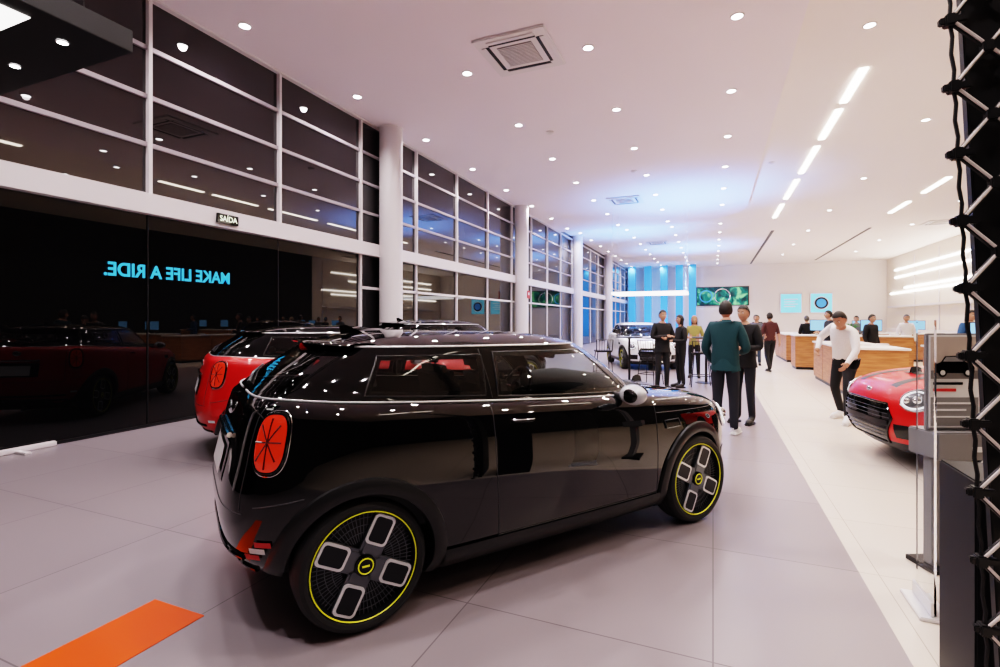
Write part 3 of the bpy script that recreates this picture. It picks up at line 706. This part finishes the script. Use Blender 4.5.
def person(name,loc,yaw,H,top,bottom,hair,shoe='shoed',pose=None,jacket=True,headyaw=0,headpitch=0,longhair=False,short=False,dress=False,fem=False,thin=1.0):
    J={k:Vector(v) for k,v in DEF.items()}
    if pose: J.update({k:Vector(v) for k,v in pose.items()})
    names=['pel','sp','ch','nb','nt','shR','elR','wrR','shL','elL','wrL','hiR','knR','anR','toR','hiL','knL','anL','toL']
    jk=1.12 if jacket else 1.0; wf=.9 if fem else 1
    Rd={'pel':(.155,.115),'sp':(.145*wf*jk,.112*jk),'ch':(.165*wf*jk,.125*jk),'nb':(.085,.075),'nt':(.056,.056),'sh':(.075*jk*wf,.075*jk*wf),'el':(.052*jk,.052*jk),'wr':(.034,.034),'hi':(.098,.10),'kn':(.066,.066),'an':(.050,.052),'to':(.042,.038)}
    vs=[];idx={};rads=[]
    def av(n,p,r): idx[n]=len(vs); vs.append(tuple(p)); rads.append(tuple(q*thin for q in r))
    for n in names: av(n,J[n],Rd.get(n,Rd.get(n[:2])))
    E2=[('pel','sp'),('sp','ch'),('ch','nb'),('nb','nt'),('ch','shR'),('shR','elR'),('elR','wrR'),('ch','shL'),('shL','elL'),('elL','wrL'),('pel','hiR'),('hiR','knR'),('knR','anR'),('anR','toR'),('pel','hiL'),('hiL','knL'),('knL','anL'),('anL','toL')]
    hands=[]
    for sfx in 'RL':
        d=(J['wr'+sfx]-J['el'+sfx]).normalized(); pp=J['wr'+sfx]+d*.075; av('pa'+sfx,pp,(.036,.020)); E2.append(('wr'+sfx,'pa'+sfx)); hands.append((sfx,J['wr'+sfx],d))
    me=bpy.data.meshes.new('b'); me.from_pydata(vs,[(idx[a],idx[b]) for a,b in E2],[])
    ob=bpy.data.objects.new('b',me); COL.objects.link(ob)
    ob.modifiers.new('s','SKIN')
    sv=me.skin_vertices[0].data
    for i,r in enumerate(rads): sv[i].radius=r; sv[i].use_root=(i==0)
    m2=ob.modifiers.new('ss','SUBSURF'); m2.levels=2; m2.render_levels=2
    dg=bpy.context.evaluated_depsgraph_get(); res=bpy.data.meshes.new_from_object(ob.evaluated_get(dg),depsgraph=dg); bpy.data.objects.remove(ob)
    seg=[]
    lab={'pel-sp':'top','sp-ch':'top','ch-nb':'top','nb-nt':'skin'}
    for a,b in E2:
        l=lab.get(a+'-'+b)
        if not l:
            if a[:2] in('ch','sh'): l='top'
            elif a[:2]=='el': l='skin' if short else 'top'
            elif a[:2]=='wr': l='skin'
            elif a[:2] in('pe','hi','kn'): l='bot'
            else: l='shoe'
        seg.append((Vector(vs[idx[a]]),Vector(vs[idx[b]]),l,a))
    li={'skin':0,'top':1,'bot':2,'shoe':3}
    res.materials.clear()
    for k in ['skin',top,bottom,shoe]: res.materials.append(M[k])
    hem=.84 if jacket else .93
    for p in res.polygons:
        c=p.center; best=9;bl='top'
        for a,b,l,nm in seg:
            ab=b-a; t=max(0,min(1,(c-a).dot(ab)/ab.length_squared)); dd=(c-(a+ab*t)).length
            if nm[:2]=='wr' and t<.15: l='top' if not short else 'skin'
            if nm[:2] in('pe','hi') and l=='bot' and c.z>J['pel'].z-.95+hem: l='top'
            if nm=='pel' and l=='top' and c.z<J['pel'].z-.95+hem: l='bot'
            if nm=='nb' and t<.35: l='top'
            if dress and l=='bot' and c.z>.5: l='top'
            if nm[:2]=='kn' and c.z<.075: l='shoe'
            if dd<best: best=dd;bl=l
        p.material_index=li[bl]
    res.polygons.foreach_set('use_smooth',[True]*len(res.polygons))
    e=empty(name,loc,yaw,H/1.78)
    b=bpy.data.objects.new('body',res); COL.objects.link(b); b.parent=e
    mb=MB()
    for sfx,w,d in hands:
        out=Vector((1 if sfx=='R' else -1,0,0)); fwd=Vector((0,1,0))
        spread=(fwd-d*fwd.dot(d))
        if spread.length<.3: spread=out-d*out.dot(d)
        spread.normalize(); inn=d.cross(spread)
        if inn.dot(-out)<0: inn=-inn
        pc=w+d*.085
        for i,(o,l) in enumerate(((-.027,.062),(-.009,.075),(.009,.082),(.027,.072))):
            p0=pc+spread*o-d*.015; p1=p0+d*(l*.5)+inn*.006; p2=p1+d*(l*.32)+inn*.014; p3=p2+d*(l*.2)+inn*.018
            mb.tube([p0,p1,p2,p3],[.0095,.009,.008,.006],'skin',8)
        t0=w+d*.03+spread*.025; mb.tube([t0,t0+spread*.03+d*.03+inn*.012,t0+spread*.035+d*.058+inn*.022],[.012,.010,.007],'skin',8)
    mb.obj('fingers',e)
    mb=MB()
    if jacket or dress:
        zt=J['pel'].z+.12; zb=J['pel'].z-(.10 if not dress else .42); cx,cy=J['pel'].x,J['pel'].y; sx_,sy_=J['sp'].x,J['sp'].y
        mb.grid(lambda u,v:Vector((lerp(sx_,cx,v)+lerp(.15*wf,.19 if not dress else .21,v)*math.cos(2*math.pi*u),lerp(sy_,cy,v)+lerp(.115,.135 if not dress else .18,v)*math.sin(2*math.pi*u),lerp(zt,zb,v))),32,6,top,closeu=True)
    for sfx in 'RL':
        a=J['an'+sfx];t_=J['to'+sfx]; dirv=Vector((t_.x-a.x,t_.y-a.y,0)); ang=math.atan2(dirv.y,dirv.x)
        mb.T=Matrix.Translation(((a.x+t_.x)/2,(a.y+t_.y)/2,max(.0,a.z-.085)))@Matrix.Rotation(ang,4,'Z'); mb.box((-.125,-.045,0),(.14,.045,.035),shoe,.014); mb.ell((.03,0,.045),(.115,.046,.045),shoe,16,10); mb.T=Matrix.Identity(4)
    mb.obj('clothing',e)
    mb=MB()
    up=(J['nt']-J['nb']).normalized(); hc=J['nt']+up*.095
    Rh=Matrix.Rotation(headyaw,4,'Z')@Matrix.Rotation(headpitch,4,'X'); mb.T=Matrix.Translation(hc)@Rh
    def hd(u,v,ex=0):
        a=2*math.pi*u; zc=-math.cos(math.pi*v); r=math.sin(math.pi*v)
        x=.076*r*math.cos(a); yy=.096*r*math.sin(a); z=.122*zc
        if z<0:
            k=1-.30*min(1,(-z/.122))**1.5; x*=k
            if yy<0: yy*=1-.35*(-z/.122)
        if yy>0: yy*=.97
        dx=abs(x)
        if yy>.05:
            yy+=.022*math.exp(-((dx/.011)**2))*math.exp(-(((z+.012)/.020)**2))
            yy-=.007*math.exp(-(((dx-.031)/.014)**2))*math.exp(-(((z-.010)/.013)**2))
            yy+=.004*math.exp(-((dx/.02)**2))*math.exp(-(((z+.052)/.009)**2))
            yy+=.006*math.exp(-((dx/.022)**2))*math.exp(-(((z+.098)/.016)**2))
        return Vector((x,yy,z))
    mb.grid(hd,56,40,'skin',closeu=True)
    for s_ in (-1,1):
        mb.ell((s_*.031,.083,.010),(.012,.008,.008),'eyew',12,8); mb.ell((s_*.031,.0885,.010),(.0055,.004,.0055),'eye',10,8)
        mb.tube([(s_*.016,.094,.028),(s_*.032,.091,.032),(s_*.048,.080,.027)],.0035,hair,6)
        mb.ell((s_*.078,-.004,-.005),(.009,.018,.030),'skin',12,10)
    mb.tube([(-.024,.084,-.052),(0,.092,-.051),(.024,.084,-.052)],[.003,.005,.003],'lip',6)
    N1,N2=48,32; vs=[hd(i/N1,j/N2) for j in range(N2+1) for i in range(N1)]; fs=[]
    def hp(p):
        n=Vector((p.x/.076,p.y/.096,p.z/.122)).normalized(); return p+Vector((n.x*.012,n.y*.013,n.z*.014 if n.z>0 else 0))
    for j in range(N2):
        for i in range(N1):
            a=j*N1+i;b=j*N1+(i+1)%N1; q=[vs[a],vs[b],vs[b+N1],vs[a+N1]]; c=sum(q,Vector())/4
            lim=.068 if c.y>.045 else (.02+ (c.y)*.8 if c.y>-.01 else -.055)
            if longhair and c.y<.02: lim=-.11
            if c.z>lim: fs.append((a,b,b+N1,a+N1))
    mb.add([hp(p) for p in vs],fs,hair)
    if longhair:
        mb.grid(lambda u,v:Vector((lerp(.088,.075,v)*math.cos(math.pi+math.pi*u),.0-lerp(.10,.085,v)*math.sin(math.pi*u),lerp(.02,-.24,v))),20,8,hair)
    mb.obj('head',e)
    return e
ARM_FOLD={'elR':(.25,.02,1.16),'wrR':(-.02,.19,1.20),'elL':(-.25,.02,1.16),'wrL':(.02,.22,1.15)}
HOLD={'elR':(.24,-.0,1.14),'wrR':(.12,.24,1.16),'elL':(-.24,-.0,1.14),'wrL':(-.10,.25,1.14)}
WALK={'knR':(.10,.14,.50),'anR':(.10,.22,.085),'toR':(.12,.37,.04),'knL':(-.10,.0,.50),'anL':(-.10,-.20,.11),'toL':(-.11,-.05,.045),'wrR':(.23,-.10,.90),'wrL':(-.23,.20,.93)}
R_=math.radians
person('man_in_teal_jacket',(.15,7.30,0),R_(-12),1.76,'cloth_teal','cloth_navy','hair_dark','shoew',pose={'wrR':(.16,.2,1.08),'elR':(.26,.0,1.13),'elL':(-.26,-.01,1.13),'wrL':(-.2,.16,.95),'ch':(0,-.005,1.32)},headyaw=.2,thin=1.08)
person('man_in_dark_suit',(.42,8.15,0),R_(150),1.72,'cloth_blackc','cloth_navy','hair_dark','shoed',pose=HOLD)
person('person_in_black',(-1.0,11.3,0),R_(-150),1.72,'cloth_blackc','cloth_blackc','hair_dark','shoed',pose=ARM_FOLD)
person('woman_in_dress',(-.66,11.9,0),R_(120),1.62,'cloth_blackc','cloth_blackc','hair_dark','shoed',pose=HOLD,jacket=False,longhair=True,fem=True)
person('woman_blonde',(-.45,14.1,0),R_(180),1.62,'cloth_floral','cloth_blackc','hair_blond','shoed',pose=HOLD,longhair=True,jacket=False,fem=True,short=True)
person('man_in_maroon_shirt',(1.52,16.5,0),R_(20),1.72,'cloth_maroon','cloth_blackc','hair_dark',pose=WALK,jacket=False,short=True)
person('person_in_grey',(1.32,18.8,0),R_(170),1.68,'cloth_grey','cloth_jeans','hair_dark',jacket=False)
person('person_walking',(1.7,23.5,0),R_(190),1.70,'cloth_blackc','cloth_beige','hair_dark',pose=WALK)
VIS=[(3.0,16.6,100,'navy','navy','dark',HOLD),(5.6,19.6,180,'whitec','jeans','grey',None),(6.6,15.2,160,'blackc','jeans','dark',ARM_FOLD),
(3.9,16.3,220,'blackc','blackc','dark',None),(2.9,19.6,10,'blackc','blackc','grey',HOLD),(4.6,21,150,'grey','navy','dark',ARM_FOLD),(5.2,14.2,200,'blue','navy','dark',HOLD)]
for (x,yy,a,t_,b_,h_,ps) in VIS:
    person('visitor',(x,yy,0),R_(a),random.uniform(1.62,1.78),'cloth_'+t_,'cloth_'+b_,'hair_'+h_,pose=ps,jacket=t_!='whitec')
LEAN={'pel':(.0,-.08,.92),'sp':(-.03,.02,1.08),'ch':(-.07,.12,1.24),'nb':(-.11,.21,1.36),'nt':(-.13,.27,1.42),
'shR':(.08,.10,1.38),'elR':(.30,.02,1.22),'wrR':(.24,.20,1.05),'shL':(-.24,.15,1.30),'elL':(-.33,.26,1.05),'wrL':(-.30,.42,.88),
'hiR':(.085,-.07,.88),'knR':(.12,-.02,.48),'anR':(.13,-.22,.085),'toR':(.15,-.07,.04),'hiL':(-.08,-.06,.88),'knL':(-.16,.16,.50),'anL':(-.20,.22,.085),'toL':(-.25,.37,.04)}
person('man_in_white_shirt',(1.78,8.95,0),R_(140),1.80,'cloth_whitec','cloth_blackc','hair_dark','shoew',pose=LEAN,jacket=False,headpitch=-.5)
# ---------------------------------------------------------------- accent lights
def spot(name,loc,tgt,en,col,ang,bl=.8,r=.1):
    L=bpy.data.lights.new(name,'SPOT'); L.energy=en;L.color=col;L.spot_size=math.radians(ang);L.spot_blend=bl;L.shadow_soft_size=r
    o=bpy.data.objects.new(name,L); COL.objects.link(o); o.location=loc; o.rotation_euler=(Vector(tgt)-Vector(loc)).to_track_quat('-Z','Y').to_euler(); return o
spot('blue_uplight',(-1.0,20,2.6),(-1.0,20,6),2400,(.06,.28,1),120)
spot('blue_uplight',(-4.0,27,2.6),(-4.0,27,6),2400,(.06,.28,1),120)
spot('blue_uplight',(-1.5,35,2.6),(-1.5,35,6),2400,(.06,.28,1),120)
spot('blue_uplight',(-4.5,42,1.0),(-4.5,46,4),1000,(.06,.3,1),120)
w=bpy.data.worlds.new('w'); sc.world=w; w.use_nodes=True; w.node_tree.nodes['Background'].inputs[0].default_value=(.01,.012,.02,1)
cam=bpy.data.cameras.new('camera'); co=bpy.data.objects.new('camera',cam); COL.objects.link(co)
co.location=(0,0,1.5); co.rotation_euler=(math.radians(90),0,math.radians(22.87)); cam.lens=18.18; cam.sensor_width=36; cam.shift_y=-.0135; cam.clip_start=.05; cam.clip_end=200
sc.camera=co
sc.view_settings.view_transform='Filmic'; sc.view_settings.look='High Contrast'; sc.view_settings.exposure=.3
